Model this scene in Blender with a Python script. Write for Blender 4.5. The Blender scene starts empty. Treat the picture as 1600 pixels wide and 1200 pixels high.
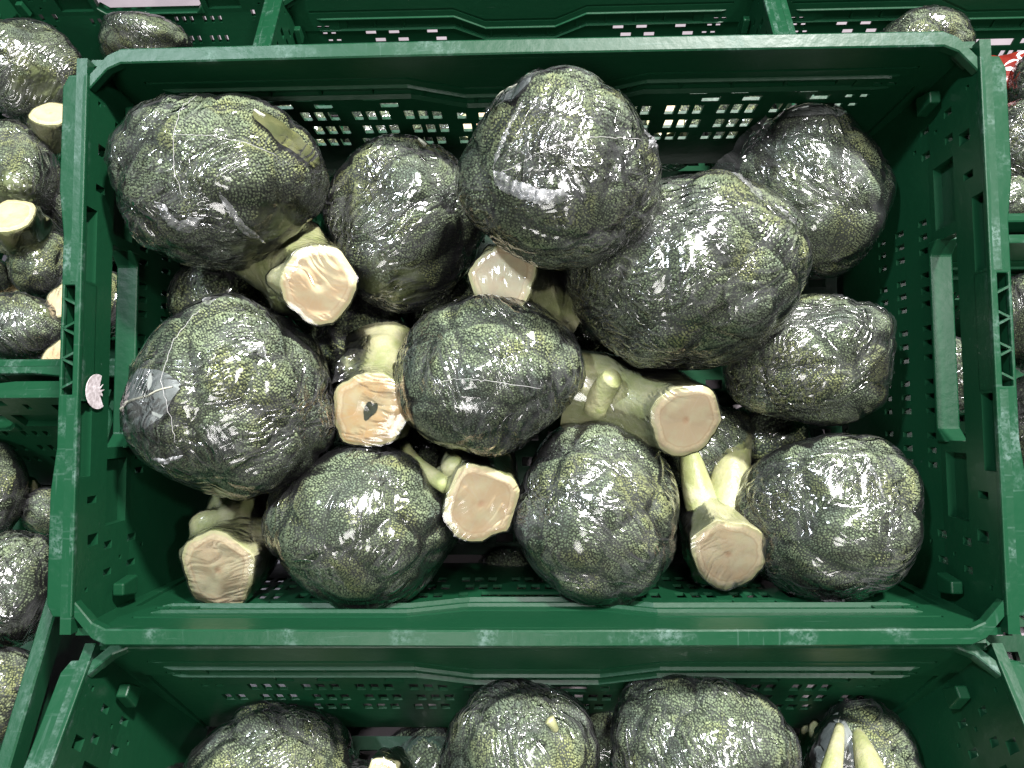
import bpy, bmesh, math, random
import numpy as np
from mathutils import Vector, Matrix, noise

C = bpy.context.scene
COL = C.collection
rad = math.radians
rng = np.random.default_rng(7)

# ------------------------------------------------------------------ frames
# "deck" frame = the propped-up crate (x right, y back, z out of its mouth, rim plane z=0);
# world = deck frame turned by TILT about x so that the neighbouring crates stand level.
TILT = rad(25.0)
ROT = Matrix.Rotation(TILT, 4, 'X')
F_PX = 1110.0
ORIGIN = Vector((0, -0.139, -0.006))
H = 0.19
T_W = Matrix.Translation((0, 0, H)) @ ROT @ Matrix.Translation(-ORIGIN)   # deck -> world
cam_pos = Vector((0, 0, 0.455))
fw = Vector((-28 / F_PX, 67 / F_PX, -1)).normalized()
rt = fw.cross(Vector((0, 1, 0))).normalized()
up = rt.cross(fw).normalized()
roll = rad(-0.45)
rt, up = (rt * math.cos(roll) + up * math.sin(roll)), (up * math.cos(roll) - rt * math.sin(roll))

cd = bpy.data.cameras.new('camera')
cam = bpy.data.objects.new('camera', cd)
COL.objects.link(cam)
cd.lens = F_PX / 1600 * 36
cd.sensor_width = 36
cd.clip_start = 0.01
cd.clip_end = 100
M = Matrix(((rt.x, up.x, -fw.x, cam_pos.x), (rt.y, up.y, -fw.y, cam_pos.y), (rt.z, up.z, -fw.z, cam_pos.z), (0, 0, 0, 1)))
cam.matrix_world = T_W @ M
C.camera = cam

# ------------------------------------------------------------------ light
wd = bpy.data.worlds.new('World')
C.world = wd
wd.use_nodes = True
wd.node_tree.nodes['Background'].inputs[0].default_value = (0.95, 0.97, 1.0, 1)
wd.node_tree.nodes['Background'].inputs[1].default_value = 0.022


def lamp(name, direction, dist, size, power, color, target=(0, 0.05, -0.06)):
    """ceiling spot: direction = from the crate towards the lamp, in the deck frame"""
    l = bpy.data.lights.new(name, 'AREA')
    l.shape = 'DISK'
    l.size = size
    l.energy = power
    l.color = color
    o = bpy.data.objects.new(name, l)
    COL.objects.link(o)
    t = T_W @ Vector(target)
    d = (ROT.to_3x3() @ Vector(direction)).normalized()
    o.location = t + d * dist
    o.rotation_euler = d.to_track_quat('Z', 'Y').to_euler()
    return o


lamp('ceiling_spot', (0.34, 0.64, 0.72), 2.4, 0.18, 150, (1.0, 0.955, 0.95))
lamp('ceiling_spot', (-0.46, 0.42, 0.80), 2.6, 0.16, 50, (0.84, 0.91, 1.0))
lamp('ceiling_spot', (0.52, 0.12, 0.86), 2.8, 0.16, 22, (1.0, 0.95, 0.97))
lamp('ceiling_spot', (-0.15, -0.38, 0.85), 2.6, 0.9, 29, (1.0, 0.97, 0.94))
strip = lamp('added_glint_strip', (0.05, 0.40, 0.90), 2.7, 0.10, 58, (1.0, 0.96, 0.97))  # unseen strip, added to draw longer streak glints on the film
strip.data.shape = 'RECTANGLE'
strip.data.size = 1.5
strip.data.size_y = 0.10

C.view_settings.view_transform = 'Standard'
C.view_settings.look = 'None'
C.view_settings.exposure = 0.0
C.view_settings.gamma = 1.0
C.cycles.max_bounces = 10
C.cycles.transparent_max_bounces = 24
C.cycles.sample_clamp_indirect = 3.0
C.cycles.use_denoising = True
C.cycles.caustics_reflective = False
C.cycles.caustics_refractive = False


# ------------------------------------------------------------------ pixel helpers (deck frame)
def ray(px, py):
    x = (px - 800) / F_PX
    y = -(py - 600) / F_PX
    return fw + rt * x + up * y


def at_depth(px, py, d):
    return cam_pos + ray(px, py) * d


def at_z(px, py, z):
    r = ray(px, py)
    return cam_pos + r * ((z - cam_pos.z) / r.z)


LEV_UP = Vector((0, math.sin(TILT), math.cos(TILT)))
LEV_BACK = Vector((0, math.cos(TILT), -math.sin(TILT)))
P_LOW = at_depth(829, 62, 0.83)          # a rim point of the lower level layer


def at_level(px, py, h):
    r = ray(px, py)
    p = P_LOW + LEV_UP * h
    return cam_pos + r * ((p - cam_pos).dot(LEV_UP) / r.dot(LEV_UP))


# ------------------------------------------------------------------ node helpers
class NT:
    def __init__(self, name):
        self.m = bpy.data.materials.new(name)
        self.m.use_nodes = True
        self.t = self.m.node_tree
        self.t.nodes.clear()
        self.out = self.t.nodes.new('ShaderNodeOutputMaterial')

    def n(self, typ, **kw):
        nd = self.t.nodes.new(typ)
        ins = kw.pop('ins', {})
        for k, v in kw.items():
            setattr(nd, k, v)
        for k, v in ins.items():
            if hasattr(v, 'is_output') or isinstance(v, bpy.types.NodeSocket):
                self.t.links.new(v, nd.inputs[k])
            else:
                nd.inputs[k].default_value = v
        return nd

    def math(self, op, a, b=0.0, c=0.0, clamp=False):
        nd = self.n('ShaderNodeMath', operation=op, use_clamp=clamp, ins={0: a, 1: b, 2: c})
        return nd.outputs[0]

    def mix(self, f, a, b):
        nd = self.n('ShaderNodeMix', data_type='RGBA', ins={0: f, 6: a, 7: b})
        return nd.outputs[2]

    def ramp(self, f, stops):
        nd = self.n('ShaderNodeValToRGB', ins={0: f})
        el = nd.color_ramp.elements
        el[0].position, el[0].color = stops[0]
        el[1].position, el[1].color = stops[-1]
        for p, c in stops[1:-1]:
            e = el.new(p)
            e.color = c
        return nd.outputs[0]

    def noise(self, vec, scale, detail=3, rough=0.5, dist=0.0):
        nd = self.n('ShaderNodeTexNoise', ins={'Scale': scale, 'Detail': detail, 'Roughness': rough, 'Distortion': dist})
        if vec is not None:
            self.t.links.new(vec, nd.inputs['Vector'])
        return nd

    def mapping(self, vec, scale=(1, 1, 1), rot=(0, 0, 0), loc=(0, 0, 0)):
        nd = self.n('ShaderNodeMapping', ins={'Vector': vec, 'Scale': scale, 'Rotation': rot, 'Location': loc})
        return nd.outputs[0]

    def smooth(self, v, a, b):
        nd = self.n('ShaderNodeMapRange', interpolation_type='SMOOTHSTEP', ins={0: v, 1: a, 2: b, 3: 0.0, 4: 1.0})
        return nd.outputs[0]

    def bump(self, h, strength, dist, normal=None):
        nd = self.n('ShaderNodeBump', ins={'Strength': strength, 'Distance': dist, 'Height': h})
        if normal is not None:
            self.t.links.new(normal, nd.inputs['Normal'])
        return nd.outputs[0]

    def done(self, sh):
        self.t.links.new(sh, self.out.inputs[0])
        return self.m


def rgb(r, g, b):
    return (r, g, b, 1.0)


def obj_seed_vec(N):
    """object coordinates shifted by a per-object random so that copies do not repeat"""
    tc = N.n('ShaderNodeTexCoord')
    oi = N.n('ShaderNodeObjectInfo')
    off = N.math('MULTIPLY', oi.outputs['Random'], 7.3)
    va = N.n('ShaderNodeVectorMath', operation='ADD', ins={0: tc.outputs['Object'], 1: off})
    return va.outputs[0], tc, oi


def mat_plastic():
    N = NT('green crate plastic')
    v, tc, oi = obj_seed_vec(N)
    g = N.noise(v, 9, 4)
    base = N.mix(g.outputs[0], rgb(0.0048, 0.042, 0.0170), rgb(0.0065, 0.051, 0.0215))
    sx = N.n('ShaderNodeSeparateXYZ', ins={0: tc.outputs['Object']})
    top = N.smooth(sx.outputs[2], H - 0.006, H - 0.001)
    sc1 = N.noise(N.mapping(v, (30, 400, 60)), 1, 3)
    sc2 = N.noise(N.mapping(v, (400, 26, 60), (0, 0, 0.3)), 1, 3)
    pat = N.noise(v, 26, 5, 0.65)
    s = N.math('MAXIMUM', N.smooth(sc1.outputs[0], 0.62, 0.72), N.smooth(sc2.outputs[0], 0.64, 0.74))
    fine = N.noise(v, 420, 4, 0.7)
    worn = N.math('MULTIPLY', N.smooth(pat.outputs[0], 0.50, 0.72), N.smooth(fine.outputs[0], 0.36, 0.62))
    w = N.math('MULTIPLY', top, N.math('ADD', N.math('MULTIPLY', worn, 0.26), N.math('MULTIPLY', s, 0.05)), clamp=True)
    # faint scratches everywhere
    sc3 = N.noise(N.mapping(v, (18, 300, 300), (0.2, 0.5, 0.9)), 1, 2)
    w2 = N.math('MAXIMUM', w, N.math('MULTIPLY', N.smooth(sc3.outputs[0], 0.72, 0.80), 0.10))
    col = N.mix(w2, base, rgb(0.34, 0.46, 0.44))
    ro = N.math('ADD', N.math('MULTIPLY', pat.outputs[0], 0.20), 0.27)
    ro = N.math('ADD', ro, N.math('MULTIPLY', w2, 0.4))
    bm = N.bump(N.noise(v, 160, 3).outputs[0], 0.12, 0.002)
    bm = N.bump(w2, 0.2, 0.001, bm)
    p = N.n('ShaderNodeBsdfPrincipled', ins={'Base Color': col, 'Roughness': ro, 'Normal': bm, 'IOR': 1.48, 'Specular IOR Level': 0.28})
    return N.done(p.outputs[0])


def mat_bud():
    N = NT('broccoli buds')
    v, tc, oi = obj_seed_vec(N)
    at = N.n('ShaderNodeAttribute', attribute_name='bud')
    sp = N.n('ShaderNodeSeparateColor', ins={0: at.outputs['Color']})
    big = N.noise(v, 24, 3, 0.6)
    mid = N.noise(v, 70, 3)
    a = N.mix(N.smooth(mid.outputs[0], 0.35, 0.68), rgb(0.146, 0.195, 0.106), rgb(0.205, 0.262, 0.136))
    a = N.mix(N.smooth(big.outputs[0], 0.50, 0.66), a, rgb(0.250, 0.285, 0.105))
    a = N.mix(N.smooth(big.outputs[0], 0.48, 0.28), a, rgb(0.120, 0.165, 0.118))
    # single bud variation, and the paler foot where a bud meets its stalk
    val = N.math('ADD', N.math('MULTIPLY', sp.outputs[0], 0.8), 0.6)
    hs = N.n('ShaderNodeHueSaturation', ins={'Value': val, 'Color': a, 'Saturation': 0.92})
    bm = N.bump(N.noise(v, 1500, 2).outputs[0], 0.35, 0.0006)
    p = N.n('ShaderNodeBsdfPrincipled', ins={'Base Color': hs.outputs[0], 'Roughness': 0.55, 'Normal': bm})
    p.inputs['Specular IOR Level'].default_value = 0.15
    return N.done(p.outputs[0])


def mat_core():
    N = NT('broccoli curd underside')
    v, tc, oi = obj_seed_vec(N)
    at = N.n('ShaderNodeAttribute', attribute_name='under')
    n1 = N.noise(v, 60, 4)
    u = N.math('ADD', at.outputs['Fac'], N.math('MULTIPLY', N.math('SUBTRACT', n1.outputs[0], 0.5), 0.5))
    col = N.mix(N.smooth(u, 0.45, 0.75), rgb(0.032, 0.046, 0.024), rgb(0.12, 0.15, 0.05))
    bm = N.bump(N.noise(v, 240, 3).outputs[0], 0.6, 0.003)
    p = N.n('ShaderNodeBsdfPrincipled', ins={'Base Color': col, 'Roughness': 0.6, 'Normal': bm})
    return N.done(p.outputs[0])


def mat_stem():
    N = NT('broccoli stem skin')
    v, tc, oi = obj_seed_vec(N)
    n1 = N.noise(v, 38, 4, 0.6)
    n2 = N.noise(v, 160, 4, 0.6)
    col = N.mix(N.smooth(n1.outputs[0], 0.32, 0.7), rgb(0.27, 0.31, 0.12), rgb(0.44, 0.43, 0.26))
    col = N.mix(N.math('MULTIPLY', N.smooth(n2.outputs[0], 0.58, 0.75), 0.45), col, rgb(0.22, 0.28, 0.075))
    at = N.n('ShaderNodeAttribute', attribute_name='scar')
    col = N.mix(N.math('MULTIPLY', at.outputs['Fac'], 0.75), col, rgb(0.55, 0.50, 0.30))
    bm = N.bump(n2.outputs[0], 0.35, 0.003)
    bm = N.bump(N.noise(v, 700, 2).outputs[0], 0.2, 0.0008, bm)
    p = N.n('ShaderNodeBsdfPrincipled', ins={'Base Color': col, 'Roughness': 0.42, 'Normal': bm, 'Subsurface Weight': 0.12, 'Subsurface Scale': 0.004})
    p.inputs['Subsurface Radius'].default_value = (1.0, 0.8, 0.3)
    return N.done(p.outputs[0])


def mat_cut():
    N = NT('cut stem face')
    v, tc, oi = obj_seed_vec(N)
    at = N.n('ShaderNodeAttribute', attribute_name='cutpos')
    ln = N.n('ShaderNodeVectorMath', operation='LENGTH', ins={0: at.outputs['Vector']})
    nm = N.n('ShaderNodeVectorMath', operation='NORMALIZE', ins={0: at.outputs['Vector']})
    r = ln.outputs['Value']
    off = N.math('MULTIPLY', oi.outputs['Random'], 9.0)
    nv = N.n('ShaderNodeVectorMath', operation='ADD', ins={0: nm.outputs[0], 1: off}).outputs[0]
    fib = N.noise(N.mapping(nv, (9, 9, 1)), 1.4, 4, 0.65).outputs[0]
    cl = N.noise(v, 70, 4, 0.6).outputs[0]
    fine = N.noise(v, 700, 3, 0.6).outputs[0]
    wob = N.math('ADD', r, N.math('MULTIPLY', N.math('SUBTRACT', cl, 0.5), 0.16))
    tone = N.n('ShaderNodeAttribute', attribute_type='OBJECT', attribute_name='tone').outputs['Fac']
    pith = N.mix(tone, rgb(0.57, 0.475, 0.305), rgb(0.64, 0.42, 0.18))
    pale = N.mix(tone, rgb(0.60, 0.56, 0.35), rgb(0.65, 0.54, 0.29))
    col = N.mix(N.smooth(cl, 0.36, 0.66), pith, pale)
    col = N.mix(N.math('MULTIPLY', N.smooth(fib, 0.5, 0.7), 0.45), col, rgb(0.62, 0.52, 0.36))
    # woody ring and pale rind
    ring = N.math('MULTIPLY', N.smooth(wob, 0.74, 0.80), N.smooth(wob, 0.90, 0.85))
    dash = N.smooth(N.noise(v, 480, 2).outputs[0], 0.40, 0.58)
    col = N.mix(N.math('MULTIPLY', ring, N.math('ADD', N.math('MULTIPLY', dash, 0.6), 0.2)), col, rgb(0.74, 0.62, 0.38))
    edge = N.math('MULTIPLY', N.smooth(wob, 0.71, 0.75), N.smooth(wob, 0.79, 0.76))
    col = N.mix(N.math('MULTIPLY', edge, 0.35), col, rgb(0.46, 0.28, 0.15))
    col = N.mix(N.math('MULTIPLY', N.smooth(wob, 0.89, 0.95), 0.75), col, rgb(0.56, 0.56, 0.28))
    ctr = N.smooth(wob, 0.14, 0.02)
    col = N.mix(N.math('MULTIPLY', ctr, 0.5), col, rgb(0.50, 0.27, 0.14))
    br = N.noise(v, 34, 3).outputs[0]
    col = N.mix(N.math('MULTIPLY', N.smooth(br, 0.60, 0.75), 0.2), col, rgb(0.55, 0.34, 0.20))
    h = N.math('ADD', N.math('MULTIPLY', fib, 0.3), N.math('MULTIPLY', fine, 0.4))
    h = N.math('ADD', h, N.math('MULTIPLY', ring, 0.5))
    bm = N.bump(h, 0.16, 0.0007)
    p = N.n('ShaderNodeBsdfPrincipled', ins={'Base Color': col, 'Roughness': 0.5, 'Normal': bm, 'Subsurface Weight': 0.1, 'Subsurface Scale': 0.003})
    p.inputs['Subsurface Radius'].default_value = (1.0, 0.7, 0.4)
    return N.done(p.outputs[0])


def mat_film(name='clear stretch film', veil=0.022, amount=1.0):
    N = NT(name)
    v, tc, oi = obj_seed_vec(N)
    rnd = N.math('MULTIPLY', oi.outputs['Random'], 6.283)
    vr = N.n('ShaderNodeVectorRotate', rotation_type='AXIS_ANGLE', ins={'Vector': v, 'Axis': (0.15, 0.1, 1.0), 'Angle': rnd}).outputs[0]
    warp = N.noise(v, 14, 2)
    wv = N.n('ShaderNodeVectorMath', operation='MULTIPLY_ADD', ins={0: warp.outputs['Color'], 1: (0.055, 0.055, 0.055), 2: vr}).outputs[0]
    # taut pleats: long along x, fine across
    st1 = N.noise(N.mapping(wv, (14, 140, 140)), 1.0, 1, 0.5).outputs[0]
    st2 = N.noise(N.mapping(wv, (75, 560, 560), (0, 0, 0.5)), 1.0, 2, 0.6).outputs[0]
    rid = N.math('SUBTRACT', 1.0, N.math('ABSOLUTE', N.math('MULTIPLY', N.math('SUBTRACT', st1, 0.5), 7.0)), clamp=True)
    crink = N.noise(v, 55, 1, 0.4, 0.8).outputs[0]
    where = N.smooth(N.noise(v, 22, 3).outputs[0], 0.36, 0.62)
    pleat = N.math('MULTIPLY', where, N.math('ADD', N.math('MULTIPLY', rid, 0.75), N.math('MULTIPLY', st2, 0.10)))
    lump = N.noise(v, 360, 2).outputs[0]            # the film drapes over the buds
    b1 = N.bump(crink, 0.15 * amount, 0.0035)
    b2 = N.bump(pleat, 1.0 * amount, 0.0015, b1)
    b3 = N.bump(lump, 0.035 * amount, 0.0008, b2)
    fr = N.n('ShaderNodeFresnel', ins={'IOR': 1.45, 'Normal': b3}).outputs[0]
    fr = N.math('MULTIPLY', fr, 1.5, clamp=True)
    gl = N.n('ShaderNodeBsdfGlossy', distribution='BECKMANN', ins={'Color': rgb(1, 1, 1), 'Roughness': 0.165, 'Normal': b3})
    tr = N.n('ShaderNodeBsdfTransparent', ins={'Color': rgb(0.965, 0.97, 0.97)})
    df = N.n('ShaderNodeBsdfDiffuse', ins={'Color': rgb(0.75, 0.77, 0.78), 'Normal': b2})
    vl = N.math('ADD', veil * 0.5, N.math('MULTIPLY', N.math('MULTIPLY', where, rid), veil * 2.2))
    m1 = N.n('ShaderNodeMixShader', ins={0: vl, 1: tr.outputs[0], 2: df.outputs[0]})
    m2 = N.n('ShaderNodeMixShader', ins={0: fr, 1: m1.outputs[0], 2: gl.outputs[0]})
    return N.done(m2.outputs[0])


def mat_simple(name, c1, c2, rough=0.5, scale=40, bump=0.2, spec=0.5, detail=4):
    N = NT(name)
    v, tc, oi = obj_seed_vec(N)
    n1 = N.noise(v, scale, detail, 0.6).outputs[0]
    col = N.mix(N.smooth(n1, 0.3, 0.7), c1, c2)
    bm = N.bump(n1, bump, 0.003)
    p = N.n('ShaderNodeBsdfPrincipled', ins={'Base Color': col, 'Roughness': rough, 'Normal': bm})
    p.inputs['Specular IOR Level'].default_value = spec
    return N.done(p.outputs[0])


MP = mat_plastic()
MBUD = mat_bud()
MCORE = mat_core()
MSTEM = mat_stem()
MCUT = mat_cut()
MFILM = mat_film()
MSFILM = mat_film('film pulled tight over a stem', 0.006, 0.3)
MCRUMP = mat_film('crumpled double film', 0.16, 1.5)
MFLAP = mat_film('creased stretch film', 0.016, 1.25)
MTHREAD = mat_simple('film edge', rgb(0.40, 0.40, 0.39), rgb(0.52, 0.52, 0.50), 0.25, 200)
MLEAF = mat_simple('leaf under film', rgb(0.20, 0.225, 0.205), rgb(0.30, 0.325, 0.30), 0.4, 90)  # grey lightened so the leaf colour carries the film's glare
MVEIN = mat_simple('leaf vein', rgb(0.36, 0.38, 0.30), rgb(0.46, 0.46, 0.36), 0.5, 90)
MYLEAF = mat_simple('yellow green leaf', rgb(0.06, 0.075, 0.02), rgb(0.13, 0.14, 0.05), 0.5, 60)
MSTICK = mat_simple('torn paper sticker', rgb(0.45, 0.40, 0.40), rgb(0.78, 0.72, 0.73), 0.7, 260)
MTABLE = mat_simple('pale display deck', rgb(0.20, 0.175, 0.19), rgb(0.25, 0.22, 0.235), 0.6, 12)
MRED = mat_simple('red printed film', rgb(0.13, 0.012, 0.008), rgb(0.20, 0.022, 0.012), 0.3, 60)
MWHITE = mat_simple('white print', rgb(0.7, 0.6, 0.6), rgb(0.8, 0.72, 0.72), 0.4, 60)
MDSTALK = mat_simple('floret branch with painted shade', rgb(0.06, 0.075, 0.02), rgb(0.16, 0.18, 0.06), 0.5, 80)  # darker than the stem skin: shade put into the branch colour
MROT = mat_simple('dark hollow pith', rgb(0.012, 0.02, 0.008), rgb(0.05, 0.06, 0.02), 0.6, 300)


# ------------------------------------------------------------------ mesh helpers
def link(name, me, mat=None, parent=None):
    o = bpy.data.objects.new(name, me)
    COL.objects.link(o)
    if me is not None and mat is not None and not me.materials:
        me.materials.append(mat)
    if parent is not None:
        o.parent = parent
    return o


def np_mesh(name, v, polys, smooth=True):
    """polys: list of int arrays (k,n) grouped by side count"""
    me = bpy.data.meshes.new(name)
    v = np.asarray(v, dtype=np.float32)
    polys = [np.asarray(p, dtype=np.int32) for p in polys if len(p)]
    nl = sum(p.size for p in polys)
    nf = sum(len(p) for p in polys)
    me.vertices.add(len(v))
    me.vertices.foreach_set('co', v.ravel())
    me.loops.add(nl)
    me.polygons.add(nf)
    me.loops.foreach_set('vertex_index', np.concatenate([p.ravel() for p in polys]))
    tot = np.concatenate([np.full(len(p), p.shape[1], np.int32) for p in polys])
    st = np.concatenate([[0], np.cumsum(tot)[:-1]]).astype(np.int32)
    me.polygons.foreach_set('loop_start', st)
    me.polygons.foreach_set('loop_total', tot)
    me.polygons.foreach_set('use_smooth', np.full(nf, smooth))
    me.update(calc_edges=True)
    me.validate()
    return me


def empty(name, loc, rot=None, label=None, cat=None, group=None):
    o = bpy.data.objects.new(name, None)
    COL.objects.link(o)
    m = (rot or Matrix.Identity(4)).to_4x4()
    o.matrix_world = Matrix.Translation(loc) @ m
    o.empty_display_size = 0.05
    if label:
        o['label'] = label
    if cat:
        o['category'] = cat
    if group:
        o['group'] = group
    return o


def ico(level):
    bm = bmesh.new()
    bmesh.ops.create_icosphere(bm, subdivisions=level, radius=1.0)
    v = np.array([x.co[:] for x in bm.verts])
    f = np.array([[q.index for q in p.verts] for p in bm.faces], dtype=np.int32)
    bm.free()
    v /= np.linalg.norm(v, axis=1)[:, None]
    return v, f


ICO4 = ico(5)
ICO5 = ico(6)


def fib(n):
    i = np.arange(n) + 0.5
    z = 1 - 2 * i / n
    ph = i * math.pi * (3 - math.sqrt(5))
    r = np.sqrt(1 - z * z)
    return np.stack([r * np.cos(ph), r * np.sin(ph), z], 1)


def jit(d, s, r):
    d = d + r.normal(0, s, d.shape)
    return d / np.linalg.norm(d, axis=1)[:, None]


def tube(path, radii, seg=8, close=False):
    path = [Vector(p) for p in path]
    n = len(path)
    vs, fs = [], []
    ref = None
    for i, p in enumerate(path):
        t = (path[min(i + 1, n - 1)] - path[max(i - 1, 0)]).normalized()
        if ref is None:
            ref = t.orthogonal().normalized()
        ref = (ref - t * ref.dot(t)).normalized()
        b = t.cross(ref)
        r = radii[i] if hasattr(radii, '__len__') else radii
        for k in range(seg):
            a = 2 * math.pi * k / seg
            vs.append(p + (ref * math.cos(a) + b * math.sin(a)) * r)
    for i in range(n - 1):
        for k in range(seg):
            k2 = (k + 1) % seg
            fs.append((i * seg + k, i * seg + k2, (i + 1) * seg + k2, (i + 1) * seg + k))
    a, b = len(vs), len(vs) + 1
    vs.append(path[0] - (path[1] - path[0]).normalized() * 0.3 * (radii[0] if hasattr(radii, '__len__') else radii))
    vs.append(path[-1] + (path[-1] - path[-2]).normalized() * 0.3 * (radii[-1] if hasattr(radii, '__len__') else radii))
    for k in range(seg):
        k2 = (k + 1) % seg
        fs.append((a, k2, k, k) if False else (k2, k, a, a))
        fs.append(((n - 1) * seg + k, (n - 1) * seg + k2, b, b))
    V = np.array([v[:] for v in vs])
    quads = np.array([q for q in fs if q[2] != q[3]], dtype=np.int32)
    tris = np.array([q[:3] for q in fs if q[2] == q[3]], dtype=np.int32)
    return V, (quads, tris)


# ------------------------------------------------------------------ crate
CW, CD = 0.613, 0.393


def grid_panel(us, vs, cell, P, thick):
    """sheet with real openings: cell(u,v) -> None for an opening, else how deep the front face is recessed"""
    us = sorted(set(round(u, 5) for u in us))
    vs = sorted(set(round(v, 5) for v in vs))
    nu, nv = len(us) - 1, len(vs) - 1
    bm = bmesh.new()
    cache = {}

    def vert(i, j, w):
        k = (i, j, round(w, 5))
        if k not in cache:
            cache[k] = bm.verts.new(P(us[i], vs[j], w))
        return cache[k]
    d = [[cell((us[i] + us[i + 1]) / 2, (vs[j] + vs[j + 1]) / 2) for j in range(nv)] for i in range(nu)]

    def get(i, j):
        return d[i][j] if 0 <= i < nu and 0 <= j < nv else None
    for i in range(nu):
        for j in range(nv):
            w = d[i][j]
            if w is None:
                continue
            bm.faces.new((vert(i, j, w), vert(i + 1, j, w), vert(i + 1, j + 1, w), vert(i, j + 1, w)))
            bm.faces.new((vert(i, j, thick), vert(i, j + 1, thick), vert(i + 1, j + 1, thick), vert(i + 1, j, thick)))
            for (a, b, i2, j2) in (((i, j), (i + 1, j), i, j - 1), ((i + 1, j), (i + 1, j + 1), i + 1, j), ((i + 1, j + 1), (i, j + 1), i, j + 1), ((i, j + 1), (i, j), i - 1, j)):
                o = get(i2, j2)
                w2 = thick if o is None else o
                if w2 > w + 1e-6:
                    try:
                        bm.faces.new((vert(*b, w), vert(*a, w), vert(*a, w2), vert(*b, w2)))
                    except ValueError:
                        pass
    bmesh.ops.recalc_face_normals(bm, faces=bm.faces)
    return bm


def bm_obj(name, bm, mat, parent, bevel=0.0, seg=2):
    me = bpy.data.meshes.new(name)
    bm.to_mesh(me)
    bm.free()
    o = link(name, me, mat, parent)
    if bevel:
        m = o.modifiers.new('round', 'BEVEL')
        m.width = bevel
        m.segments = seg
        m.limit_method = 'ANGLE'
        m.angle_limit = rad(40)
    return o


def rects_cell(holes, recess):
    def cell(u, v):
        for (a, b, c, e) in holes:
            if a < u < b and c < v < e:
                return None
        for (a, b, c, e, w) in recess:
            if a < u < b and c < v < e:
                return w
        return 0.0
    return cell


def trap(u, a=0.045, b=0.085):
    u = abs(u)
    return 1.0 if u < a else 0.0 if u > b else (b - u) / (b - a)


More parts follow.
